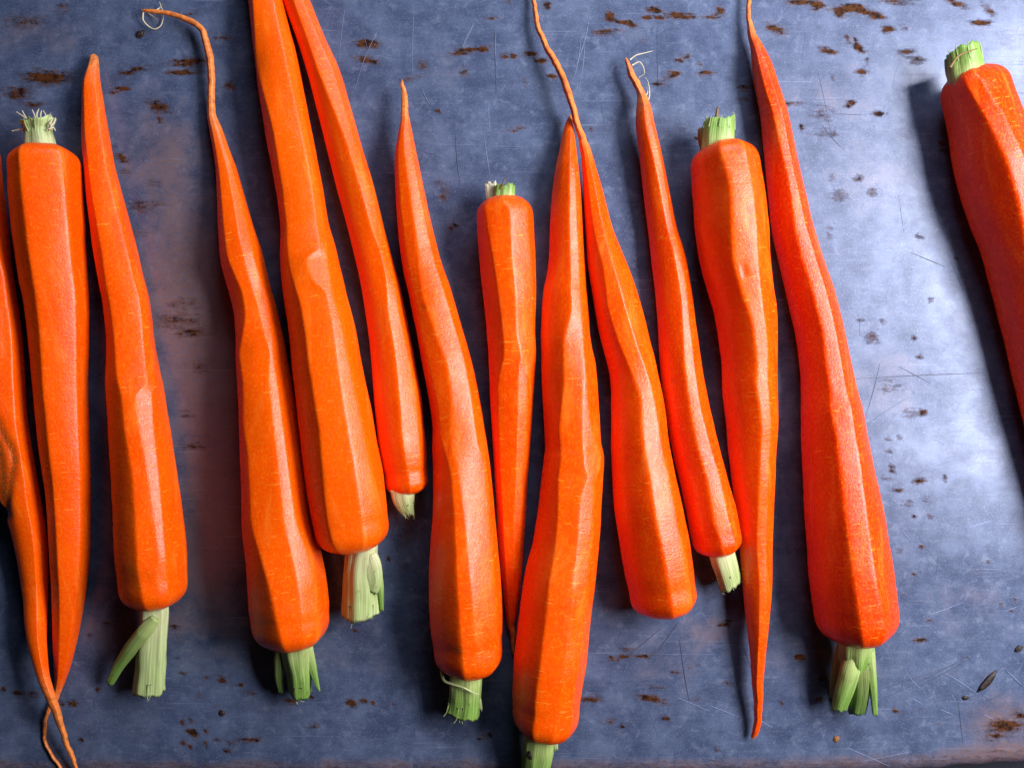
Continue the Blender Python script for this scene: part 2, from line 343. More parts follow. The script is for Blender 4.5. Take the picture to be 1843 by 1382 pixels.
def build_sheet():
    X0, X1, Y0 = -420.0, 2260.0, -520.0
    R = 0.0045 / S; OV = 16.0 + R * math.pi / 2
    st = 7.0
    ext = np.linspace(0, OV, 9)[1:]
    xs = np.concatenate([X0 - ext[::-1], np.arange(X0, X1, st), [X1], X1 + ext])
    t = np.concatenate([-ext[::-1], np.linspace(0, 1, 272), 1 + ext])      # rows: top skirt, sheet, front skirt
    nx, ny = len(xs), len(t)
    xx, tt = np.meshgrid(xs, t)
    xc = np.clip(xx, X0, X1)
    ye = edge_y(xc)
    tc = np.clip(tt, 0, 1)
    yc = Y0 + tc * (ye - Y0)
    dx = xx - xc
    dy = np.where(tt > 1, tt - 1, np.where(tt < 0, tt, 0))
    e = np.hypot(dx, dy); en = np.maximum(e, 1e-9)
    ang = np.minimum(e / R, math.pi / 2)
    out = R * np.sin(ang); dn = R * (1 - np.cos(ang)) + np.maximum(e - R * math.pi / 2, 0)
    px = xc + dx / en * out; py = yc + dy / en * out
    # gentle warp of the worn sheet, with a ragged front edge
    rng = np.random.RandomState(3)
    z = -dn * S
    z = z + 0.00005 * np.sin(px * 0.011) * np.cos(py * 0.013)
    py = py + np.where(tt > 0.985, 1.2 * np.sin(px * 0.09) + 1.0 * np.sin(px * 0.031 + 1), 0)
    V = np.stack([(px - CX) * S, (CY - py) * S, z], -1).reshape(-1, 3)
    idx = np.arange(nx * ny).reshape(ny, nx)
    F = np.stack([idx[:-1, :-1], idx[1:, :-1], idx[1:, 1:], idx[:-1, 1:]], -1).reshape(-1, 4)
    dens = np.zeros_like(px); film = np.zeros_like(px)
    for (x, y, a, b, s, turn) in RUST:
        c, sn = math.cos(math.radians(turn)), math.sin(math.radians(turn))
        u = (px - x) * c + (py - y) * sn; v = -(px - x) * sn + (py - y) * c
        a = max(a, 6); b = max(b, 5)
        if x > 1480 and y > 280 and y < 1200: s = s * 0.82
        dens = np.maximum(dens, s * np.exp(-((u / a) ** 2 + (v / b) ** 2)))
    for (x, y, a, b, s) in FILM:
        film = film + s * np.exp(-(((px - x) / a) ** 2 + ((py - y) / b) ** 2))
    edge = smooth(26, 0, ye - py) * (tt <= 1.0001) + (tt > 1)
    dens = np.maximum(dens, 0.36 * edge)
    film = film + 0.5 * smooth(30, 0, ye - py)
    dens = dens + 0.05 * smooth(330, 0, py)
    plan = np.stack([px, py + (e if False else 0), np.zeros_like(px)], -1).reshape(-1, 3)
    o = mesh_obj('baking_sheet', V, [tuple(map(int, f)) for f in F], M_SHEET, attrs={'rust': dens.ravel(), 'film': film.ravel(), 'plan': plan})
    o['label'] = 'worn blue-grey metal baking sheet with rust stains under all the carrots'
    o['category'] = 'baking sheet'
    sol = o.modifiers.new('thickness', 'SOLIDIFY'); sol.thickness = 0.0006; sol.offset = -1.0
    return o
SHEET = build_sheet()

def strip(pts, widths, z=0.00004):
    """thin raised burr along a scratch"""
    V = []; F = []
    n = len(pts)
    for i in range(n):
        p = np.array(pts[i], float); a = np.array(pts[max(i-1, 0)], float); b = np.array(pts[min(i+1, n-1)], float)
        d = b - a; d = d / (np.linalg.norm(d) + 1e-9); nrm = np.array([-d[1], d[0]])
        for q, zz in ((-0.5, 0.0), (0, z), (0.5, 0.0)):
            c = p + nrm * widths[i] * q
            V.append(((c[0]-CX)*S, (CY-c[1])*S, zz + 0.00007))
        if i:
            k = 3*i
            F += [(k-3, k, k+1, k-2), (k-2, k+1, k+2, k-1)]
    return V, F

def build_scratches():
    rnd = random.Random(11)
    def line(x0, y0, x1, y1, bend=0.0, w=1.2, n=10):
        pts = []
        L = math.hypot(x1-x0, y1-y0)
        for i in range(n):
            t = i/(n-1)
            b = bend*4*t*(1-t)
            pts.append((x0+(x1-x0)*t - (y1-y0)/L*b, y0+(y1-y0)*t + (x1-x0)/L*b))
        return pts, [w*(0.25+0.75*math.sin(math.pi*min(max(i/(n-1), .03), .97))) for i in range(n)]
    bright = [(853,42,832,84,0,5),(745,18,742,135,2,1.3),(678,60,640,160,8,1.6),(622,10,610,120,4,1.2),(1061,20,1035,120,-10,1.2),(1045,60,1030,150,-8,1.2),
              (1052,70,1042,160,-5,1.2),(891,55,893,120,1,1.2),(880,180,882,240,3,1.4),(870,230,884,330,2,1.2),(760,160,775,190,4,1.8),(1700,1210,1760,1250,-3,1.6),(1220,1255,1278,1280,0,1.4),
              (1205,1080,1240,1110,4,1.5),(1360,1292,1392,1310,0,1.4),(1280,1270,1330,1290,0,1.2),(1625,1195,1665,1245,10,1.6),(1640,1255,1662,1268,0,1.4),(1810,1205,1843,1236,0,2.4),(1690,1275,1720,1288,0,1.3),
              (1525,1345,1600,1378,0,1.4),(1770,1285,1790,1295,0,1.3),(1550,1370,1640,1352,0,1.2),(1700,760,1740,765,0,1.5),(1660,770,1690,750,2,1.3),(1640,765,1700,800,2,1.2),(1620,950,1640,975,0,1.2),
              (1740,950,1790,935,0,1.4),(1575,330,1590,345,0,1.5),(1600,180,1590,215,0,1.4),(1615,120,1605,160,0,1.2),(1660,1110,1740,1080,3,1.1),(1590,1240,1640,1180,5,1.2),(1130,1000,1190,1100,0,1.1),(1225,930,1265,1040,2,1.2)]
    dark = [(1540,682,1772,671,-2,1.8),(1583,655,1558,748,-3,1.6),(1618,660,1675,690,0,1.6),(1640,455,1700,480,0,1.3),(890,60,893,170,0,1.4),(820,245,828,330,3,1.6),(1183,40,1185,160,2,1.2),
            (1440,560,1500,600,0,1.2),(1223,1150,1240,1260,2,1.4),(1262,1365,1305,1372,-2,1.8),(1130,1180,1190,1130,0,1.5),(1185,1170,1220,1120,0,1.2),(1550,1250,1730,1190,4,1.1),(1570,1265,1750,1175,6,1.2),
            (1640,1240,1745,1185,3,1.2),(1430,1330,1540,1270,6,1.1),(1420,1310,1520,1260,8,1.1),(1480,225,1520,270,6,1.8),(1500,205,1560,208,0,1.5),(820,1050,880,1000,0,1.2),(1600,1290,1680,1270,2,1)]
    for i in range(45):
        x, y = rnd.uniform(560, 1843), rnd.uniform(0, 1370)
        a = rnd.choice((0.3, 0.55, -0.4, 1.4, 1.75, 1.2)) + rnd.gauss(0, 0.2)
        L = rnd.uniform(15, 90)
        bright.append((x, y, x+L*math.cos(a), y+L*math.sin(a), rnd.gauss(0, 1.2), rnd.uniform(0.5, 0.9)))
    for i in range(30):
        x, y = rnd.uniform(0, 1843), rnd.uniform(0, 1370)
        a = rnd.choice((0.1, -0.4, 1.5)) + rnd.gauss(0, 0.15)
        L = rnd.uniform(20, 110)
        dark.append((x, y, x+L*math.cos(a), y+L*math.sin(a), rnd.gauss(0, 1.0), rnd.uniform(0.5, 0.9)))
    for nm, lst, m in (('bright_scratches', bright, M_SCRATCH), ('dark_scratches', dark, M_SCRATCHD)):
        V = []; F = []
        for (x0, y0, x1, y1, b, w) in lst:
            p, ws = line(x0, y0, x1, y1, b*0.5, w*0.8)
            v, f = strip(p, ws)
            k = len(V); V += v; F += [tuple(q+k for q in g) for g in f]
        o = mesh_obj(nm, V, F, m, SHEET)
        o['kind'] = 'stuff'
build_scratches()

# ------------------------------------------------------------------ carrot builder
AXES = []    # for checking that neighbours do not run into each other

def build_root(parent, rows, ridges, crown, end, tip_end=None, lift=(), cap=None, seed=1, scars=(), tipw=(10, 22), M=11, smoothing=0.20, flat=0.44, hue=0.35):
    """rows: traced widths from the back of the sheet to the front: (y, left, right) or ('a', x, y, width).
    crown: 'top' or 'bottom' or None; end: y of the crown face; lift: (y, height) pairs above lying on the sheet."""
    pts = []
    for i, r in enumerate(rows):
        if r[0] == 'a': pts.append([r[1], r[2], r[3], 1])
        else: pts.append([(r[1]+r[2])/2, r[0], r[2]-r[1], 0])
    P = np.array(pts, float)
    for i in range(len(P)):
        if P[i, 3] == 0:
            a, b = P[max(i-1, 0)], P[min(i+1, len(P)-1)]
            d = b[:2] - a[:2]
            P[i, 2] *= abs(d[1]) / np.linalg.norm(d)
    scan = [r for r in rows if r[0] != 'a']
    sy = np.array([r[0] for r in scan], float); sl = np.array([r[1] for r in scan], float); sr = np.array([r[2] for r in scan], float)
    # add the crown end
    def extend(P, i0, i1, ye):
        d = P[i1, :2] - P[i0, :2]; d /= np.linalg.norm(d)
        k = (ye - P[i1, 1]) / d[1]
        w = P[i1, 2]
        return np.array([P[i1, 0] + d[0]*k, ye, w, 0])
    if crown == 'bottom': P = np.vstack([P, extend(P, -3, -1, end)])
    if crown == 'top': P = np.vstack([extend(P, 2, 0, end), P])
    arc = np.concatenate([[0], np.cumsum(np.linalg.norm(np.diff(P[:, :2], axis=0), axis=1))])
    L = arc[-1]
    wmax = P[:, 2].max()
    cw = P[-1, 2] if crown == 'bottom' else P[0, 2]
    cl = (cap or 0.30) * cw                       # length of the rounded shoulder
    pw = 2.5
    n = max(40, int(L / 5.0))
    s = np.linspace(0, L, n)
    ph = np.linspace(0, math.pi/2, 13)
    if crown == 'bottom':
        s = np.concatenate([s[s < L - cl - 2], L - cl + cl*np.sin(ph)**(2/pw)])
    elif crown == 'top':
        s = np.concatenate([(cl - cl*np.sin(ph)**(2/pw))[::-1], s[s > cl + 2]])
    tipr = P[0, 2] if crown != 'top' else P[-1, 2]
    x = pchip(arc, P[:, 0], s); y = pchip(arc, P[:, 1], s); w = np.maximum(pchip(arc, P[:, 2], s), 2.0)
    mult = np.ones_like(s)
    if crown == 'bottom':
        a = np.clip((s - (L - cl)) / cl, 0, 1); mult = np.maximum(1 - a**pw, 0)**(1/pw)
    elif crown == 'top':
        a = np.clip((cl - s) / cl, 0, 1); mult = np.maximum(1 - a**pw, 0)**(1/pw)
    # rounded tip
    tl = max(w[0] if crown != 'top' else w[-1], 3) * 0.5
    d_t = s if crown != 'top' else L - s
    mult = mult * np.sqrt(np.clip(1 - (1 - np.clip(d_t / tl, 0, 1))**2, 0, 1))
    if crown is None:
        mult = mult * np.sqrt(np.clip(1 - (1 - np.clip((L - s) / (0.5*w[-1]), 0, 1))**2, 0, 1))
    jit = np.array([mnoise.noise(Vector((q*0.045, seed*3.3, 0))) + 0.5*mnoise.noise(Vector((q*0.13, seed*3.3, 5))) for q in s]) * (1 - smooth(8, 26, w)) * 2.4
    x = x + jit
    w = w * (1 + 0.16*(1 - smooth(10, 24, w)) * np.array([mnoise.noise(Vector((q*0.11, seed*1.7, 9))) for q in s]))
    lf = np.interp(y, [q[0] for q in lift], [q[1] for q in lift]) if lift else np.zeros_like(s)
    # facets: ridge positions across the width, as angles from the sight line
    R_th = []
    for rd in ridges:
        ry = np.array([q[0] for q in rd], float); rx = np.array([q[1] for q in rd], float)
        xl = np.interp(ry, sy, sl); xr = np.interp(ry, sy, sr)
        u = np.clip((rx - (xl+xr)/2) / ((xr-xl)/2), -0.93, 0.93)
        R_th.append(np.arcsin(np.interp(y, ry, u)))
    R_th = [np.convolve(np.pad(q, 3, mode='edge'), np.array([0,1,2,4,2,1,0])/10.0, 'valid') for q in R_th]
    R_th = np.array(R_th) if R_th else np.zeros((0, len(s)))
    lo, hi = math.radians(-96), math.radians(96)
    for i in range(len(R_th)):
        prev = R_th[i-1] if i else np.full(len(s), lo)
        R_th[i] = np.maximum(R_th[i], prev + 0.10)
    R_th = np.minimum(R_th, hi - 0.12)
    rng = random.Random(seed)
    under = [math.radians(q + rng.uniform(-8, 8)) for q in (146, 214)]
    rows_th = np.vstack([np.full((1, len(s)), lo), R_th, np.full((1, len(s)), hi), [[under[0]]*len(s)], [[under[1]]*len(s)]])
    nf = len(rows_th)
    V = []; AL = []; TIP = []; CR = []
    da = (L - s) if crown == 'bottom' else (s if crown == 'top' else np.full(len(s), 1e3))
    crw = 1 - smooth(0.0, 0.62, mult)
    crw = np.where(da < cl + 1, crw, 0)
    off = np.array([rng.uniform(0, 900), rng.uniform(0, 900), rng.uniform(0, 900)])
    half0 = w * mult / 2
    # world axis
    ax = np.zeros((len(s), 3)); rad = np.zeros(len(s)); zr = np.zeros(len(s))
    for i in range(len(s)):
        kf = w[i]/2*S
        r = kf / (1 + kf/HC)
        z = 0.965*r + lf[i]*S
        ax[i] = at(x[i], y[i], z); rad[i] = r
    T = np.gradient(ax, axis=0); T /= np.linalg.norm(T, axis=1)[:, None] + 1e-12
    # keep the section frame calm at the tight ends
    Th = T.copy(); Th[:, 2] = 0; Th /= np.linalg.norm(Th, axis=1)[:, None] + 1e-12
    B = np.stack([-Th[:, 1], Th[:, 0], np.zeros(len(s))], 1)
    N = np.cross(B, Th); N *= np.sign(N[:, 2:3] + 1e-12)
    camp = np.array([0, 0, HC])
    AXES.append((parent['label'], ax, rad * np.maximum(mult, .05)))
    NG = 512
    kk = np.fft.fftfreq(NG) * NG
    GK = np.exp(-0.5 * (kk * math.radians(2.3))**2)
    sub = (1 - np.cos(np.linspace(0, math.pi, M+1)[:-1])) / 2 * 0.75 + np.linspace(0, 1, M+1)[:-1] * 0.25
    for i in range(len(s)):
        v = camp - ax[i]
        al = math.atan2(v.dot(B[i]), v.dot(N[i]))
        r = rad[i] * math.cos(al) ** 1.0 * mult[i]
        th = rows_th[:, i]
        ga = lo + (np.arange(NG) + 0.5) / NG * 2*math.pi
        prof = np.ones(NG)
        for f in range(nf):
            a0 = th[f]; a1 = th[(f+1) % nf] + (2*math.pi if f == nf-1 else 0)
            hs = (a1 - a0) / 2
            bl = min(smoothing + max(0, 2*hs - 0.9) * 0.30, flat)
            mk = (ga >= a0) & (ga <= a1)
            prof[mk] = np.cos(hs) / np.cos(ga[mk] - a0 - hs) * (1-bl) + bl
        prof = np.real(np.fft.ifft(np.fft.fft(prof) * GK))
        for f in range(nf):
            a0 = th[f]; a1 = th[(f+1) % nf] + (2*math.pi if f == nf-1 else 0)
            span = a1 - a0
            for q in sub:
                a = a0 + span*q
                rr = prof[int((a - lo) / (2*math.pi) * NG) % NG]
                nz = mnoise.noise(Vector((s[i]*0.02 + off[0], math.cos(a)*1.2 + off[1], math.sin(a)*1.2 + off[2])))
                nz2 = mnoise.noise(Vector((s[i]*0.07 + off[1], math.cos(a)*2.2 + off[2], math.sin(a)*2.2 + off[0])))
                rr *= 1 + 0.016*nz + 0.005*nz2
                d = math.sin(a + al)*B[i] + math.cos(a + al)*N[i]
                V.append(ax[i] + d*r*rr)
                AL.append((s[i] + off[0], ((a + math.pi) % (2*math.pi))*max(rad[i]/S, 8) + off[1], off[2]))
                TIP.append(1 - float(smooth(tipw[0], tipw[1], w[i]))); CR.append(float(crw[i]))
    V = np.array(V); ring = nf*M
    SCA = np.zeros(len(V))
    for (poly, wd, depth, dark) in scars:
        f = HC / (HC - V[:, 2])
        px = V[:, 0]/S*f + CX; py = CY - V[:, 1]/S*f
        dist = np.full(len(V), 1e9)
        for (p, q) in zip(poly[:-1], poly[1:]):
            p = np.array(p, float); q = np.array(q, float); e = q - p
            tt = np.clip(((px-p[0])*e[0] + (py-p[1])*e[1]) / (e.dot(e)+1e-9), 0, 1)
            dist = np.minimum(dist, np.hypot(px - p[0] - tt*e[0], py - p[1] - tt*e[1]))
        axr = np.repeat(ax, ring, 0)
        upper = (V[:, 2] > axr[:, 2] - 0.3*np.repeat(rad, ring))
        g = np.exp(-(dist/wd)**2) * upper
        V = V + (axr - V) * (depth*g)[:, None]
        SCA = np.maximum(SCA, g*dark)
    F = []
    for i in range(len(s)-1):
        for j in range(ring):
            a = i*ring + j; b = i*ring + (j+1) % ring
            F.append((a, a+ring, b+ring, b))
    k = len(V)
    V = np.vstack([V, ax[0][None], ax[-1][None]])
    AL += [AL[0], AL[-1]]; TIP += [TIP[0], TIP[-1]]; CR += [CR[0], CR[-1]]; SCA = np.concatenate([SCA, [0, 0]])
    for j in range(ring):
        F.append((k, j, (j+1) % ring))
        F.append((k+1, (len(s)-1)*ring + (j+1) % ring, (len(s)-1)*ring + j))
    base = np.array(parent.location)
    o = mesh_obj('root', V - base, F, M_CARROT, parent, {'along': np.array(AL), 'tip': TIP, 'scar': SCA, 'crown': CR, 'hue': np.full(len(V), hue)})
    return o

def stalk(parent, name, pts, z, mat, base, n_rib=9, flat=0.8, rag=4.5, seed=0, rib=0.075, mult=1):
    """grooved leaf stalk: pts (x, y, width) from the crown to the cut end; z: heights in plan units"""
    rng = random.Random(seed*7+3)
    P = np.array(pts, float)
    arc = np.concatenate([[0], np.cumsum(np.linalg.norm(np.diff(P[:, :2], axis=0), axis=1))])
    n = max(8, int(arc[-1]/3.5)); s = np.linspace(0, arc[-1], n)
    x, y, w = (pchip(arc, P[:, c], s) for c in range(3))
    zz = np.interp(s / arc[-1], np.linspace(0, 1, len(z)), z)
    K = 36
    V = []; AL = []; CUT = []
    ph = rng.uniform(0, 6)
    c3 = np.array([at(x[i], y[i], zz[i]*S) for i in range(n)])
    T = np.gradient(c3, axis=0); T /= np.linalg.norm(T, axis=1)[:, None] + 1e-12
    up = np.array([0, 0, 1.0])
    B = np.cross(T, up); B /= np.linalg.norm(B, axis=1)[:, None] + 1e-12
    N = np.cross(B, T)
    jag = [rng.uniform(-1, 1)*rag*S for _ in range(K)]
    tl = rng.uniform(0, 6.28)
    jag = [(0.7*jag[j] + 0.3*jag[(j+1) % K]) + math.cos(2*math.pi*j/K + tl)*P[-1, 2]*0.10*S for j in range(K)]
    for i in range(n):
        for j in range(K):
            a = 2*math.pi*j/K
            g = 1 + 0.55*rib*math.cos(n_rib*a + ph + 0.5*math.sin(s[i]*.03)) + 0.5*rib*math.cos(5*a + 2*ph) + 0.6*rib*math.cos(3*a - ph + s[i]*.012) + 0.07*mnoise.noise(Vector((s[i]*0.03+seed, math.cos(a)*2, math.sin(a)*2)))
            r = w[i]/2*S*g
            e = jag[j] * max(0, (i-(n-4))/3) if i > n-4 else 0
            V.append(c3[i] + B[i]*math.cos(a)*r + N[i]*math.sin(a)*r*flat + T[i]*e)
            AL.append((s[i]/max(arc[-1], 1), a*2 + seed, seed)); CUT.append(0.0)
    F = []
    for i in range(n-1):
        for j in range(K):
            a = i*K+j; b = i*K+(j+1) % K
            F.append((a, b, b+K, a+K))
    # cut face: inner ring slightly sunk
    k = len(V)
    for j in range(K):
        p = V[(n-1)*K + j]
        V.append(c3[-1] + (p - c3[-1])*0.55 - T[-1]*w[-1]*S*0.10); AL.append((1, j*0.5+seed, seed)); CUT.append(1.0)
    V.append(c3[-1] - T[-1]*w[-1]*S*0.14); AL.append((1, seed, seed)); CUT.append(1.0)
    V.append(c3[0]); AL.append((0, seed, seed)); CUT.append(0.0)
    for j in range(K):
        a = (n-1)*K+j; b = (n-1)*K+(j+1) % K
        F.append((a, b, k+(j+1) % K, k+j))
        F.append((k+j, k+(j+1) % K, k+K))
        F.append((j, k+K+1, (j+1) % K))
    return mesh_obj(name, np.array(V) - base, F, mat, parent, {'along': np.array(AL), 'cut': CUT})

def fibre(parent, name, pts, w, z, mat, base):
    """thin tapering thread, pts (x, y)"""
    P = np.array(pts, float)
    arc = np.concatenate([[0], np.cumsum(np.linalg.norm(np.diff(P, axis=0), axis=1))])
    n = max(8, int(arc[-1]/3)); s = np.linspace(0, arc[-1], n)
    x = pchip(arc, P[:, 0], s) if len(P) > 2 else np.interp(s, arc, P[:, 0])
    y = pchip(arc, P[:, 1], s) if len(P) > 2 else np.interp(s, arc, P[:, 1])
    zz = np.interp(s/arc[-1], np.linspace(0, 1, len(z)), z)
    c3 = np.array([at(x[i], y[i], zz[i]*S) for i in range(n)])
    T = np.gradient(c3, axis=0); T /= np.linalg.norm(T, axis=1)[:, None] + 1e-12
    V = []; F = []; K = 6
    for i in range(n):
        B = np.cross(T[i], [0, 0, 1.0]); B /= np.linalg.norm(B) + 1e-12
        N = np.cross(B, T[i])
        r = w/2*S*(1 - 0.7*i/(n-1))
        for j in range(K):
            a = 2*math.pi*j/K
            V.append(c3[i] + (B*math.cos(a) + N*math.sin(a))*r)
    for i in range(n-1):
        for j in range(K):
            a = i*K+j; b = i*K+(j+1) % K
            F.append((a, b, b+K, a+K))
    F.append(tuple(range(K))); F.append(tuple(range((n-1)*K, n*K))[::-1])
    return mesh_obj(name, np.array(V) - base, F, mat, parent)

GROUP = 'peeled carrots laid in a row on the baking sheet'
def carrot(label, cx, cy):
    p = at(cx, cy, 0)
    return empty('carrot', tuple(p), label, 'carrot', GROUP), p

# ------------------------------------------------------------------ the carrots, left to right
# 0: cut by the left edge, gnarled
c, b = carrot('gnarled carrot cut off by the left picture edge, long thin tail at its foot', 20, 800)
build_root(c, [(255,-122,-2),(300,-125,6),(400,-112,16),(500,-102,27),(600,-86,42),(700,-68,49),(760,-56,53),(800,-42,60),(850,-24,68),(900,-4,76),(946,15,84),(980,24,87),(1014,31,88),(1048,36,88),(1082,41,87),(1116,43,86),
    (1150,48,85),(1184,56,87),(1218,66,91),(1252,80,101),(1286,95,112),(1320,108,120),(1354,121,132),(1382,133,141),('a',145,1405,6)],
    [[(400,-20),(500,8),(600,20),(750,28),(868,45),(930,52),(1000,62),(1100,66),(1200,75)]], 'top', 215,
    lift=((1050,2),(1150,22),(1250,38),(1320,22),(1382,8)), seed=10, hue=0.6, M=16,
    scars=(([(-6,755),(8,785),(24,812),(27,830),(20,862),(14,890),(2,930)], 7, .13, 1.0), ([(-4,800),(4,850),(6,905),(10,925)], 12, .14, 1.0), ([(8,560),(14,640)], 4, .05, .35)), tipw=(14, 30))
# 1
c, b = carrot('carrot with frayed white crown stub at upper left, tail curling under its neighbour', 90, 700)
build_root(c, [(300,12,149),(350,14,153),(400,18,156),(450,25,158),(500,33,161),(530,39,163),(600,48,163),(700,58,161),(800,68,164),(900,82,165),(1000,88,163),(1050,91,158),(1100,93,150),(1150,94,140),(1200,96,127),(1235,96,114),
    ('a',98,1258,12),('a',88,1276,9),('a',80,1300,8),('a',80,1325,7.5),('a',90,1352,7),('a',108,1380,7),('a',122,1400,5)],
    [[(270,36),(400,46),(528,64),(600,72),(700,78),(800,88),(900,98),(1000,104),(1200,106)], [(270,112),(400,122),(528,136),(700,139),(900,145),(1000,143),(1200,117)]],
    'top', 262, cap=.26, seed=11, hue=0.6, tipw=(8, 24))
st = stalk(c, 'stem', [(74,275,52),(72,255,48),(70,236,44),(70,218,58)], (62,62,60,60), M_STEMP, b, seed=1, rag=6)
for i, q in enumerate(([(58,226),(44,212),(30,202)],[(60,224),(48,214),(40,200)],[(66,222),(62,208),(58,198)],[(74,222),(73,208),(75,199)],[(80,222),(82,208),(78,200)],[(88,226),(94,214),(90,206)],[(90,228),(98,220),(100,212)],[(52,232),(40,233),(22,236)],[(86,234),(96,230),(100,236)],[(70,220),(66,208),(70,196)])):
    fibre(st, 'fibre', q, 5, (68+i % 3*5, 66, 64), M_FIBRE, b)
# 2
c, b = carrot('carrot with pointed tip up and a stalk forking left at its foot', 245, 700)
build_root(c, [(97,163,176),(120,157,179),(150,148,182),(200,146,190),(250,146,199),(300,150,208),(350,154,221),(400,160,235),(460,168,251),(500,175,260),(545,184,271),(600,190,278),(650,190,286),(680,188,292),(700,189,297),(750,192,305),(850,197,321),(950,202,335),(1000,204,340),(1045,210,341)],
    [[(150,152),(300,160),(460,185),(528,194),(596,204),(664,209),(705,218),(766,224),(851,238),(930,243),(1014,248),(1065,255)],
     [(300,190),(470,232),(494,238),(548,252),(613,257),(681,264),(702,268),(707,240),(749,245),(817,258),(885,269),(930,274),(1004,287),(1012,278),(1080,285)],
     [(300,196),(470,240),(494,247),(514,262),(613,269),(681,281),(702,285),(708,274),(766,277),(834,284),(930,292),(1004,299),(1080,301)]],
    'bottom', 1096, cap=.36, seed=12, hue=0.7, lift=((97,6),(300,0)), tipw=(14, 40))
st = stalk(c, 'stem', [(276,1080,48),(278,1102,47),(277,1130,46),(273,1180,50),(270,1242,54)], (52,48,42,34,28), M_STEMP, b, seed=2)
stalk(st, 'stalk', [(280,1112,16),(264,1130,26),(242,1158,26),(217,1192,20),(198,1228,13)], (68,66,52,36,22), M_STEM, b, seed=3, n_rib=5, flat=.6)
# 3
c, b = carrot('carrot whose thread-like tail hooks sharply left near the top', 480, 700)
r = build_root(c, [('a',254,19,5),('a',275,21,8),('a',300,24,9),('a',325,31,10),('a',345,40,11),('a',357,47,11),('a',365,58,11),('a',371,78,13),('a',377,102,14),(136,373,387),(165,373,387),(204,373,389),(238,377,402),(272,383,414),(306,387,427),(340,389,437),(408,391,457),(470,396,477),
    (528,412,491),(560,419,500),(596,422,508),(630,423,516),(660,424,521),(700,426,529),(766,429,542),(860,432,558),(946,434,570),(1000,439,582),(1050,443,591),(1090,446,595),(1110,449,595)],
    [[(204,377),(306,394),(470,412),(528,437),(572,442),(630,430),(681,437),(749,437),(817,446),(930,452),(980,466),(1065,490),(1150,505)],
     [(204,381),(282,402),(374,422),(470,439),(528,456),(596,473),(640,486),(691,483),(766,490),(834,497),(930,508),(980,520),(1082,541)],
     [(204,384),(282,409),(374,439),(470,459),(545,483),(640,493),(698,500),(834,517),(930,531),(1004,557),(1082,572)]],
    'bottom', 1168, cap=.36, seed=13, hue=0.8, lift=((19,10),(60,14),(140,14),(240,6),(340,0)), tipw=(12, 34))
st = stalk(c, 'stem', [(532,1155,58),(534,1178,52),(538,1210,44),(541,1247,38)], (56,50,42,30), M_STEM, b, seed=4)
stalk(st, 'stalk', [(510,1165,26),(503,1190,20),(502,1215,15),(506,1246,8)], (52,46,36,26), M_STEMD, b, seed=5, n_rib=4)
stalk(st, 'stalk', [(552,1165,22),(560,1192,17),(567,1218,11),(574,1242,5)], (52,50,46,42), M_STEM, b, seed=6, n_rib=4)
for q in ([(258,22),(257,34),(265,46),(278,53),(290,46),(294,28),(287,4)], [(262,20),(272,28),(284,37)], [(280,20),(288,14),(292,8)]):
    fibre(r, 'root_hair', q, 3.2, (14, 6, 5, 12), M_FIBRE, b)
# 4
c, b = carrot('thickest long carrot running off the top edge, pale broad stem at its foot', 590, 600)
build_root(c, [('a',436,-170,18),('a',438,-130,40),(-90,430,489),(0,445,509),(60,452,524),(100,457,535),(150,463,545),(200,470,555),(250,478,565),(300,488,575),(350,497,584),(400,503,592),(450,502,606),(480,503,613),(528,508,625),(596,518,642),(664,525,655),(732,532,669),(800,540,682),(868,548,694),(920,557,700),(945,563,702)],
    [[(0,456),(119,462),(238,493),(374,512),(470,520),(545,541),(664,558),(766,575),(930,590),(980,596)],
     [(0,492),(119,515),(238,542),(374,566),(462,578),(469,549),(514,563),(535,588),(600,600),(698,613),(800,630),(930,650)],
     [(0,503),(238,552),(374,580),(462,590),(469,590),(535,600),(600,618),(698,638),(800,660),(930,682)]],
    'bottom', 994, cap=.34, seed=14, hue=1, lift=((300,0),(700,3),(990,6)))
st = stalk(c, 'stem', [(654,978,50),(651,1000,52),(649,1030,56),(650,1065,62),(650,1102,66)], (56,52,46,38,32), M_STEMP, b, seed=7)
stalk(st, 'stalk', [(662,996,30),(668,1020,36),(671,1045,32),(668,1062,24)], (64,62,58,54), M_STEMP, b, seed=8, flat=.5)
stalk(st, 'stalk', [(676,1020,16),(683,1050,14),(687,1098,7)], (52,48,40), M_STEM, b, seed=9, n_rib=3)
# 5
c, b = carrot('slim carrot half hidden behind the thickest one, tiny withered stub at its foot', 660, 400)
build_root(c, [('a',485,-150,14),(-80,479,528),(0,507,558),(68,532,585),(136,553,615),(204,571,635),(272,588,654),(340,605,675),(408,624,692),(470,639,708),(528,651,723),(596,661,737),(664,668,750),(732,673,761),(800,680,768),(835,686,770),(850,690,770)],
    [[(0,528),(136,575),(272,628),(340,648),(420,670),(460,686),(504,695),(562,697),(630,709),(732,719),(783,722),(868,734)],
     [(0,545),(272,644),(460,700),(562,718),(698,747),(800,756),(850,758)]],
    'bottom', 890, cap=.30, seed=15, hue=0.8)
stalk(c, 'stem', [(724,878,42),(726,895,38),(730,910,30),(736,926,16)], (44,42,38,34), M_STEMP, b, seed=10, rag=8)
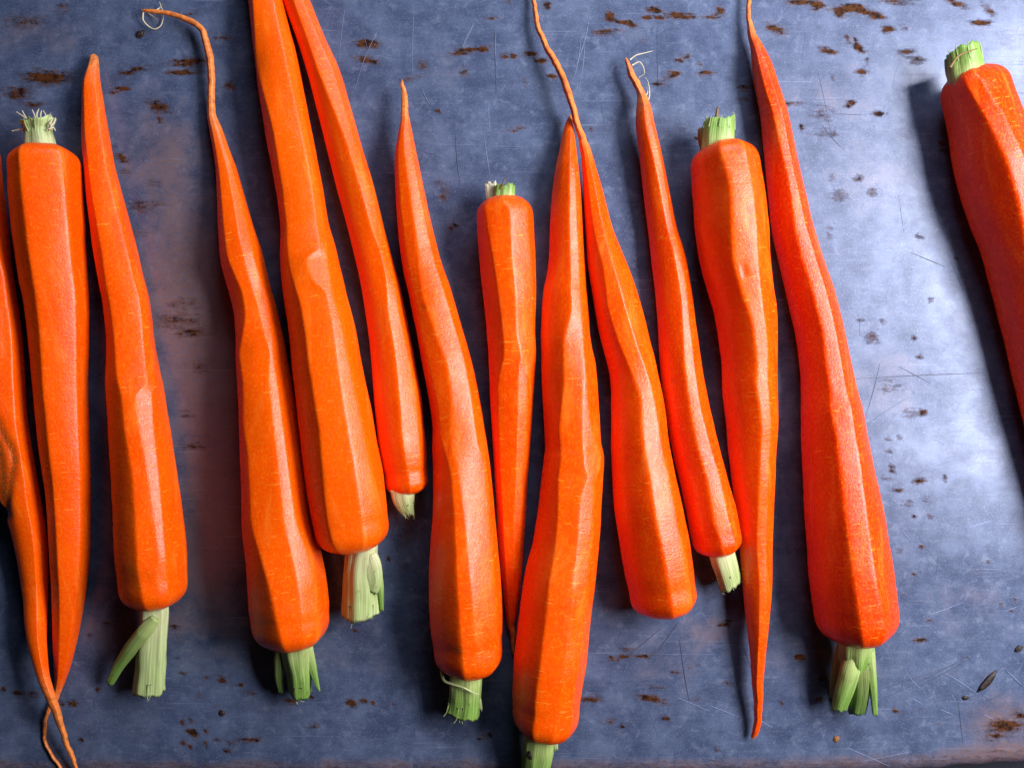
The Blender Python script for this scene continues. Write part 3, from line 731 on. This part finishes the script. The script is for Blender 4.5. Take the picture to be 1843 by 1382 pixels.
# 6
c, b = carrot('carrot with needle tip up between slim and short carrots, fibre looped round its stem', 820, 700)
r = build_root(c, [('a',723,143,4),(163,722,731),(185,722,734),(204,722,736),(238,717,742),(272,711,749),(306,710,756),(340,711,763),(408,715,778),(470,722,794),(528,734,814),(596,748,834),(664,760,853),(732,773,867),(765,777,872),(800,777,878),(868,778,886),(930,777,892),(980,773,897),(1040,770,902),(1100,771,906),(1140,774,906),(1160,778,905)],
    [[(204,724),(238,721),(470,733),(600,758),(700,781),(780,792),(810,802),(851,812),(980,821),(1116,828),(1184,831)],
     [(204,730),(238,727),(306,732),(408,746),(460,754),(528,760),(589,780),(657,804),(715,811),(773,811),(807,815),(851,824),(946,838),(1048,848),(1133,855),(1184,860)],
     [(204,734),(238,737),(408,768),(528,800),(657,838),(766,855),(800,860),(835,874),(930,882),(980,885),(1116,894),(1184,890)]],
    'bottom', 1218, cap=.36, seed=16, hue=0.55, lift=((143,26),(200,30),(300,22),(450,4),(600,0)), scars=(([(760,553),(764,553)], 2.5, .02, .9),), tipw=(10, 26))
st = stalk(c, 'stem', [(840,1205,54),(838,1225,54),(837,1250,55),(833,1284,58)], (54,50,42,36), M_STEM, b, seed=11)
fibre(st, 'fibre', [(794,1206),(799,1224),(815,1231),(834,1237),(852,1246),(864,1250)], 6, (60, 70, 78, 76), M_STEMP, b)
stalk(st, 'stalk', [(858,1245,10),(862,1260,9),(866,1277,5)], (44,42,40), M_STEMP, b, seed=12, n_rib=3)
# 7
c, b = carrot('shortest broad-topped carrot with crown up and tip wedged between two neighbours', 910, 600)
r = build_root(c, [(395,857,961),(430,859,963),(470,862,965),(528,868,966),(596,875,964),(635,878,966),(664,879,964),(732,882,960),(800,886,955),(868,890,950),(930,894,947),(980,897,943),(1048,903,938),(1100,909,931),(1150,918,927),(1180,923,929)],
    [[(367,872),(470,888),(600,906),(640,908),(691,896),(800,898),(930,905),(1100,915)],
     [(367,906),(391,918),(470,921),(545,928),(613,931),(650,938),(664,933),(766,931),(868,928),(930,924),(1100,922)],
     [(391,950),(470,957),(596,959),(644,960),(671,950),(800,947),(930,938),(1100,927)]],
    'top', 354, cap=.34, seed=17)
st = stalk(c, 'stem', [(907,366,40),(908,352,38),(909,333,36)], (50,50,50), M_STEM, b, seed=13, flat=.9)
stalk(st, 'stalk', [(888,362,22),(886,348,22),(883,330,20)], (46,46,48), M_FIBRE, b, seed=14, flat=.25, rag=6)
fibre(st, 'fibre', [(898,344),(905,332),(908,322)], 5, (60, 66, 70), M_BROWN, b)
# 8
c, b = carrot('longest front carrot at centre, its stem reaching the bottom edge', 1020, 800)
r = build_root(c, [('a',1026,206,4),(231,1015,1033),(272,1006,1038),(306,999,1042),(340,994,1045),(408,989,1049),(460,987,1052),(500,982,1055),(528,976,1057),(596,972,1062),(630,972,1067),(664,973,1074),(732,976,1079),(800,980,1083),(822,978,1088),(868,972,1086),(930,965,1083),(980,957,1080),(1048,940,1073),(1116,931,1064),(1184,923,1058),(1252,920,1047),(1275,921,1044)],
    [[(218,1027),(306,1025),(408,1024),(460,1025),(562,1028),(613,1015),(698,1015),(766,1006),(868,1005),(912,1005),(997,998),(1082,987),(1184,974),(1252,965),(1310,962)],
     [(218,1030),(408,1038),(562,1046),(613,1049),(698,1049),(766,1047),(834,1050),(848,1060),(885,1045),(930,1042),(1082,1030),(1184,1016),(1310,1000)],
     [(218,1032),(408,1044),(613,1053),(664,1054),(749,1061),(807,1076),(831,1083),(850,1070),(885,1069),(930,1068),(1082,1055),(1184,1040)]],
    'bottom', 1330, cap=.38, seed=18, hue=0.5, flat=.38, lift=((206,14),(300,18),(420,6),(520,0)), tipw=(6, 16))
st = stalk(c, 'stem', [(973,1316,54),(971,1340,54),(968,1365,52),(962,1400,44)], (54,50,44,38), M_STEM, b, seed=15)
stalk(st, 'stalk', [(990,1324,18),(996,1334,16),(1000,1348,8)], (58,56,52), M_STEMP, b, seed=16, n_rib=3)
fibre(st, 'blemish', [(950,1354),(956,1362),(962,1372)], 9, (68, 64, 60), M_CRUMB, b)
# 9
c, b = carrot('carrot with long whip-like tail reaching the top edge, rounded foot without stem', 1160, 700)
r = build_root(c, [('a',954,-30,6),('a',960,0,8),('a',967,44,9),('a',984,85,11),('a',1001,116,12),('a',1015,146,13),('a',1025,177,12),(204,1028,1040),(238,1037,1050),(272,1044,1064),(306,1047,1074),(340,1049,1084),(408,1052,1102),(470,1055,1126),(528,1064,1148),(596,1076,1167),(630,1085,1175),(664,1094,1183),(732,1098,1197),(800,1098,1205),(868,1100,1219),(930,1105,1233),(980,1113,1243),(1030,1122,1251),(1060,1129,1254)],
    [[(238,1042),(300,1054),(408,1068),(477,1086),(545,1092),(613,1113),(671,1137),(712,1151),(766,1154),(851,1168),(929,1178),(1014,1196),(1075,1204)],
     [(238,1045),(408,1085),(545,1122),(640,1152),(690,1170),(732,1180),(766,1186),(851,1203),(930,1217),(1075,1240)]],
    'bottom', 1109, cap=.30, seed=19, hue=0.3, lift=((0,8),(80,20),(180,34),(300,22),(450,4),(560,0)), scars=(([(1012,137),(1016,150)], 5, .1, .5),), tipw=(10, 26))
# 10
c, b = carrot('slender carrot with hairy tip, squeezed left of the plump crown-up carrot', 1230, 600)
r = build_root(c, [('a',1126,103,4),('a',1131,118,9),('a',1137,135,13),(163,1144,1159),(190,1145,1171),(218,1143,1177),(272,1149,1190),(340,1156,1204),(408,1164,1218),(470,1171,1236),(528,1178,1246),(596,1183,1255),(664,1187,1265),(732,1195,1278),(800,1206,1294),(868,1222,1312),(930,1235,1329),(950,1239,1333),(958,1241,1334)],
    [[(163,1150),(190,1159),(255,1168),(323,1184),(450,1210),(545,1226),(650,1231),(739,1242),(800,1254),(861,1271),(930,1282),(970,1294)],
     [(190,1166),(323,1196),(545,1238),(739,1262),(861,1296),(930,1310),(970,1320)]],
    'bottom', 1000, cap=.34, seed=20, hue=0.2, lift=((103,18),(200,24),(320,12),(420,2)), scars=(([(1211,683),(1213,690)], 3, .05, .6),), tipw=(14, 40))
stalk(c, 'stem', [(1296,988,46),(1301,1005,44),(1307,1025,42),(1314,1051,38)], (46,42,36,28), M_STEMP, b, seed=17, rag=6)
for q in ([(1134,108),(1145,100),(1160,96),(1176,92)], [(1138,118),(1150,112),(1158,122),(1160,132),(1150,140)], [(1165,186),(1169,170),(1167,150),(1162,140)], [(1160,178),(1166,164),(1164,158)]):
    fibre(r, 'root_hair', q, 3.0, (24, 26, 24, 18), M_FIBRE, b)
# 11
c, b = carrot('plump crown-up carrot with green stub tapering to a thin point below', 1340, 700)
r = build_root(c, [(300,1239,1370),(330,1241,1375),(360,1244,1380),(408,1247,1385),(470,1257,1389),(528,1273,1396),(560,1282,1400),(596,1289,1401),(664,1297,1400),(700,1298,1400),(732,1301,1401),(775,1306,1401),(800,1308,1399),(868,1316,1396),(930,1325,1393),(980,1330,1391),(1048,1335,1390),(1116,1342,1385),(1184,1350,1378),(1230,1353,1374),(1260,1356,1373),(1285,1357,1372),(1310,1354,1368),('a',1353,1330,7)],
    [[(282,1300),(340,1315),(470,1320),(528,1335),(596,1355),(664,1362),(692,1360),(725,1366),(783,1370),(868,1366),(980,1362),(1048,1367),(1133,1366),(1235,1362)],
     [(282,1345),(340,1354),(470,1366),(562,1374),(630,1382),(690,1382),(716,1385),(783,1388),(868,1382),(980,1378),(1133,1376)]],
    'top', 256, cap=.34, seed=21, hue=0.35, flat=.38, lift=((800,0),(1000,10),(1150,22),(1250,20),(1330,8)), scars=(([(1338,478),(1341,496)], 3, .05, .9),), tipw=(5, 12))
st = stalk(c, 'stem', [(1293,272,58),(1293,256,56),(1294,236,54),(1297,212,48)], (64,64,64,66), M_STEM, b, seed=18)
stalk(st, 'stalk', [(1272,266,22),(1268,250,22),(1266,234,18)], (56,56,56), M_BROWN, b, seed=19, n_rib=4)
fibre(st, 'fibre', [(1288,222),(1290,208),(1292,192)], 9, (64, 70, 74), M_BROWN, b)
# 12
c, b = carrot('long thick carrot at right with spreading green leaf stalks at its foot', 1500, 700)
r = build_root(c, [('a',1352,-40,5),('a',1349,0,8),(34,1343,1352),(61,1345,1361),(85,1349,1374),(119,1352,1391),(156,1357,1403),(204,1366,1419),(272,1373,1433),(340,1379,1449),(408,1386,1465),(470,1399,1484),(528,1412,1504),(596,1428,1521),(664,1437,1535),(720,1438,1549),(732,1438,1553),(800,1439,1566),(868,1442,1580),(930,1444,1594),(980,1448,1602),(1048,1453,1613),(1080,1457,1617),(1098,1460,1618)],
    [[(85,1358),(129,1369),(204,1391),(272,1406),(323,1418),(374,1426),(470,1444),(511,1458),(555,1468),(603,1481),(650,1485),(705,1495),(732,1493),(783,1505),(851,1512),(930,1521),(963,1526),(1048,1537),(1123,1546)],
     [(85,1366),(204,1408),(470,1470),(650,1514),(705,1524),(720,1528),(766,1536),(817,1546),(930,1560),(1048,1577),(1133,1588)]],
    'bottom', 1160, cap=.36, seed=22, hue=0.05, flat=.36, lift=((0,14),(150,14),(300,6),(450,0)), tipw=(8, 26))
st = stalk(c, 'stem', [(1540,1146,62),(1540,1165,60),(1539,1185,56),(1537,1204,44)], (62,58,52,46), M_STEM, b, seed=20)
stalk(st, 'stalk', [(1522,1166,30),(1512,1195,26),(1504,1225,20),(1497,1254,9)], (50,44,34,24), M_STEMD, b, seed=21, n_rib=5)
stalk(st, 'stalk', [(1536,1178,26),(1530,1205,34),(1520,1240,32),(1509,1276,26)], (64,62,52,38), M_STEM, b, seed=22, n_rib=6, flat=.7)
stalk(st, 'stalk', [(1548,1185,22),(1551,1210,30),(1549,1245,32),(1544,1280,30)], (60,56,44,30), M_STEMD, b, seed=23, n_rib=6, flat=.7)
stalk(st, 'stalk', [(1562,1162,22),(1567,1195,17),(1571,1235,14),(1575,1285,9)], (60,62,58,50), M_STEM, b, seed=24, n_rib=4)
# 13
c, b = carrot('carrot cut off by the right picture edge, crown up with a broad cut stub', 1800, 400)
build_root(c, [('a',1757,168,140),('a',1773,222,148),(306,1710,1876),(374,1730,1892),(425,1751,1904),(470,1766,1914),(528,1782,1918),(596,1799,1932),(664,1815,1945),(732,1832,1956),(800,1850,1966),(900,1875,1980),(1000,1900,1992),(1100,1922,2000),(1200,1942,2004),(1260,1955,2000),('a',1984,1300,14)],
    [[(129,1768),(221,1796),(306,1815),(374,1835),(470,1850),(600,1880),(900,1935)], [(129,1800),(221,1832),(306,1848),(470,1882),(900,1955)]],
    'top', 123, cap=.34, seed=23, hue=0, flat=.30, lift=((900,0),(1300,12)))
base13 = c
st = stalk(c, 'stem', [(1745,152,60),(1741,134,60),(1738,114,58),(1734,90,54)], (74,76,76,78), M_STEM, b, seed=25)
stalk(st, 'stalk', [(1716,146,18),(1710,128,16),(1706,106,12)], (64,64,64), M_STEMD, b, seed=26, n_rib=3)
fibre(st, 'fibre', [(1710,122),(1724,102),(1758,88)], 5, (104, 108, 110), M_BROWN, b)

# torn fibres on the cut stems
for ob in [q for q in bpy.data.objects if q.name.split('.')[0] == 'stem']:
    me = ob.data; nv = len(me.vertices)
    n_ring = (nv - 2 - 36) // 36
    if n_ring < 10: continue
    rg = random.Random(nv)
    bse = np.array(ob.parent.location)
    for q in range(4):
        j = rg.randrange(0, 19)
        p1 = np.array(me.vertices[(n_ring-1)*36 + j].co) + bse
        p0 = np.array(me.vertices[max(0, n_ring-7)*36 + j].co) + bse
        d = p1 - p0; dn = d / (np.linalg.norm(d) + 1e-12)
        sd = np.array([-dn[1], dn[0], 0])
        end = p1 + dn*rg.uniform(2, 9)*S + sd*rg.uniform(-5, 5)*S
        def pl(p): f = HC/(HC-p[2]); return (p[0]/S*f + CX, CY - p[1]/S*f)
        fibre(ob, 'fibre', [pl(p0), pl(p1), pl(end)], rg.uniform(2.2, 3.6), ((p0[2]-.0001)/S, p1[2]/S, end[2]/S), M_SLIVER, bse)

# ------------------------------------------------------------------ crumbs
def crumb(label, x, y, a, bb, turn, mat, seed):
    rng = np.random.RandomState(seed)
    V = []; F = []
    nu, nv = 10, 16
    for i in range(nu+1):
        ph = math.pi/2*i/nu
        for j in range(nv):
            t = 2*math.pi*j/nv
            k = 1 + 0.35*mnoise.noise(Vector((math.cos(t)*1.3+seed, math.sin(t)*1.3, i*.3)))
            u = a*math.cos(ph)*math.cos(t)*k; v = bb*math.cos(ph)*math.sin(t)*k
            c, s = math.cos(math.radians(turn)), math.sin(math.radians(turn))
            V.append(((u*c - v*s)*S, -(u*s + v*c)*S, (min(a, bb)*0.55*math.sin(ph)*k + 0.5)*S))
    for i in range(nu):
        for j in range(nv):
            F.append((i*nv+j, i*nv+(j+1) % nv, (i+1)*nv+(j+1) % nv, (i+1)*nv+j))
    F.append(tuple(range(nv))[::-1])
    o = mesh_obj('crumb', V, F, mat)
    o.location = tuple(at(x, y, 0.0))
    o['label'] = label; o['category'] = 'crumb'; o['group'] = 'burnt crumbs on the sheet'
crumb('black burnt crumb beside the hooked carrot tail at upper left', 253, 62, 9, 6, -35, M_CRUMB, 1)
crumb('long dark brown burnt flake near the lower right corner', 1776, 1226, 24, 6, -47, M_CRUMB, 2)
crumb('small round black crumb left of the long burnt flake', 1737, 1255, 6, 4, -10, M_CRUMB, 4)
crumb('dark oval crumb at the right edge above the long flake', 1833, 1167, 8, 5, -40, M_CRUMB, 5)
crumb('small reddish brown crumb below the spreading green leaf stalks', 1505, 1329, 6, 5, -60, M_CRUMBR, 6)
crumb('round black speck below the forked carrot stalk at lower left', 400, 1282, 5, 5, 0, M_CRUMB, 7)
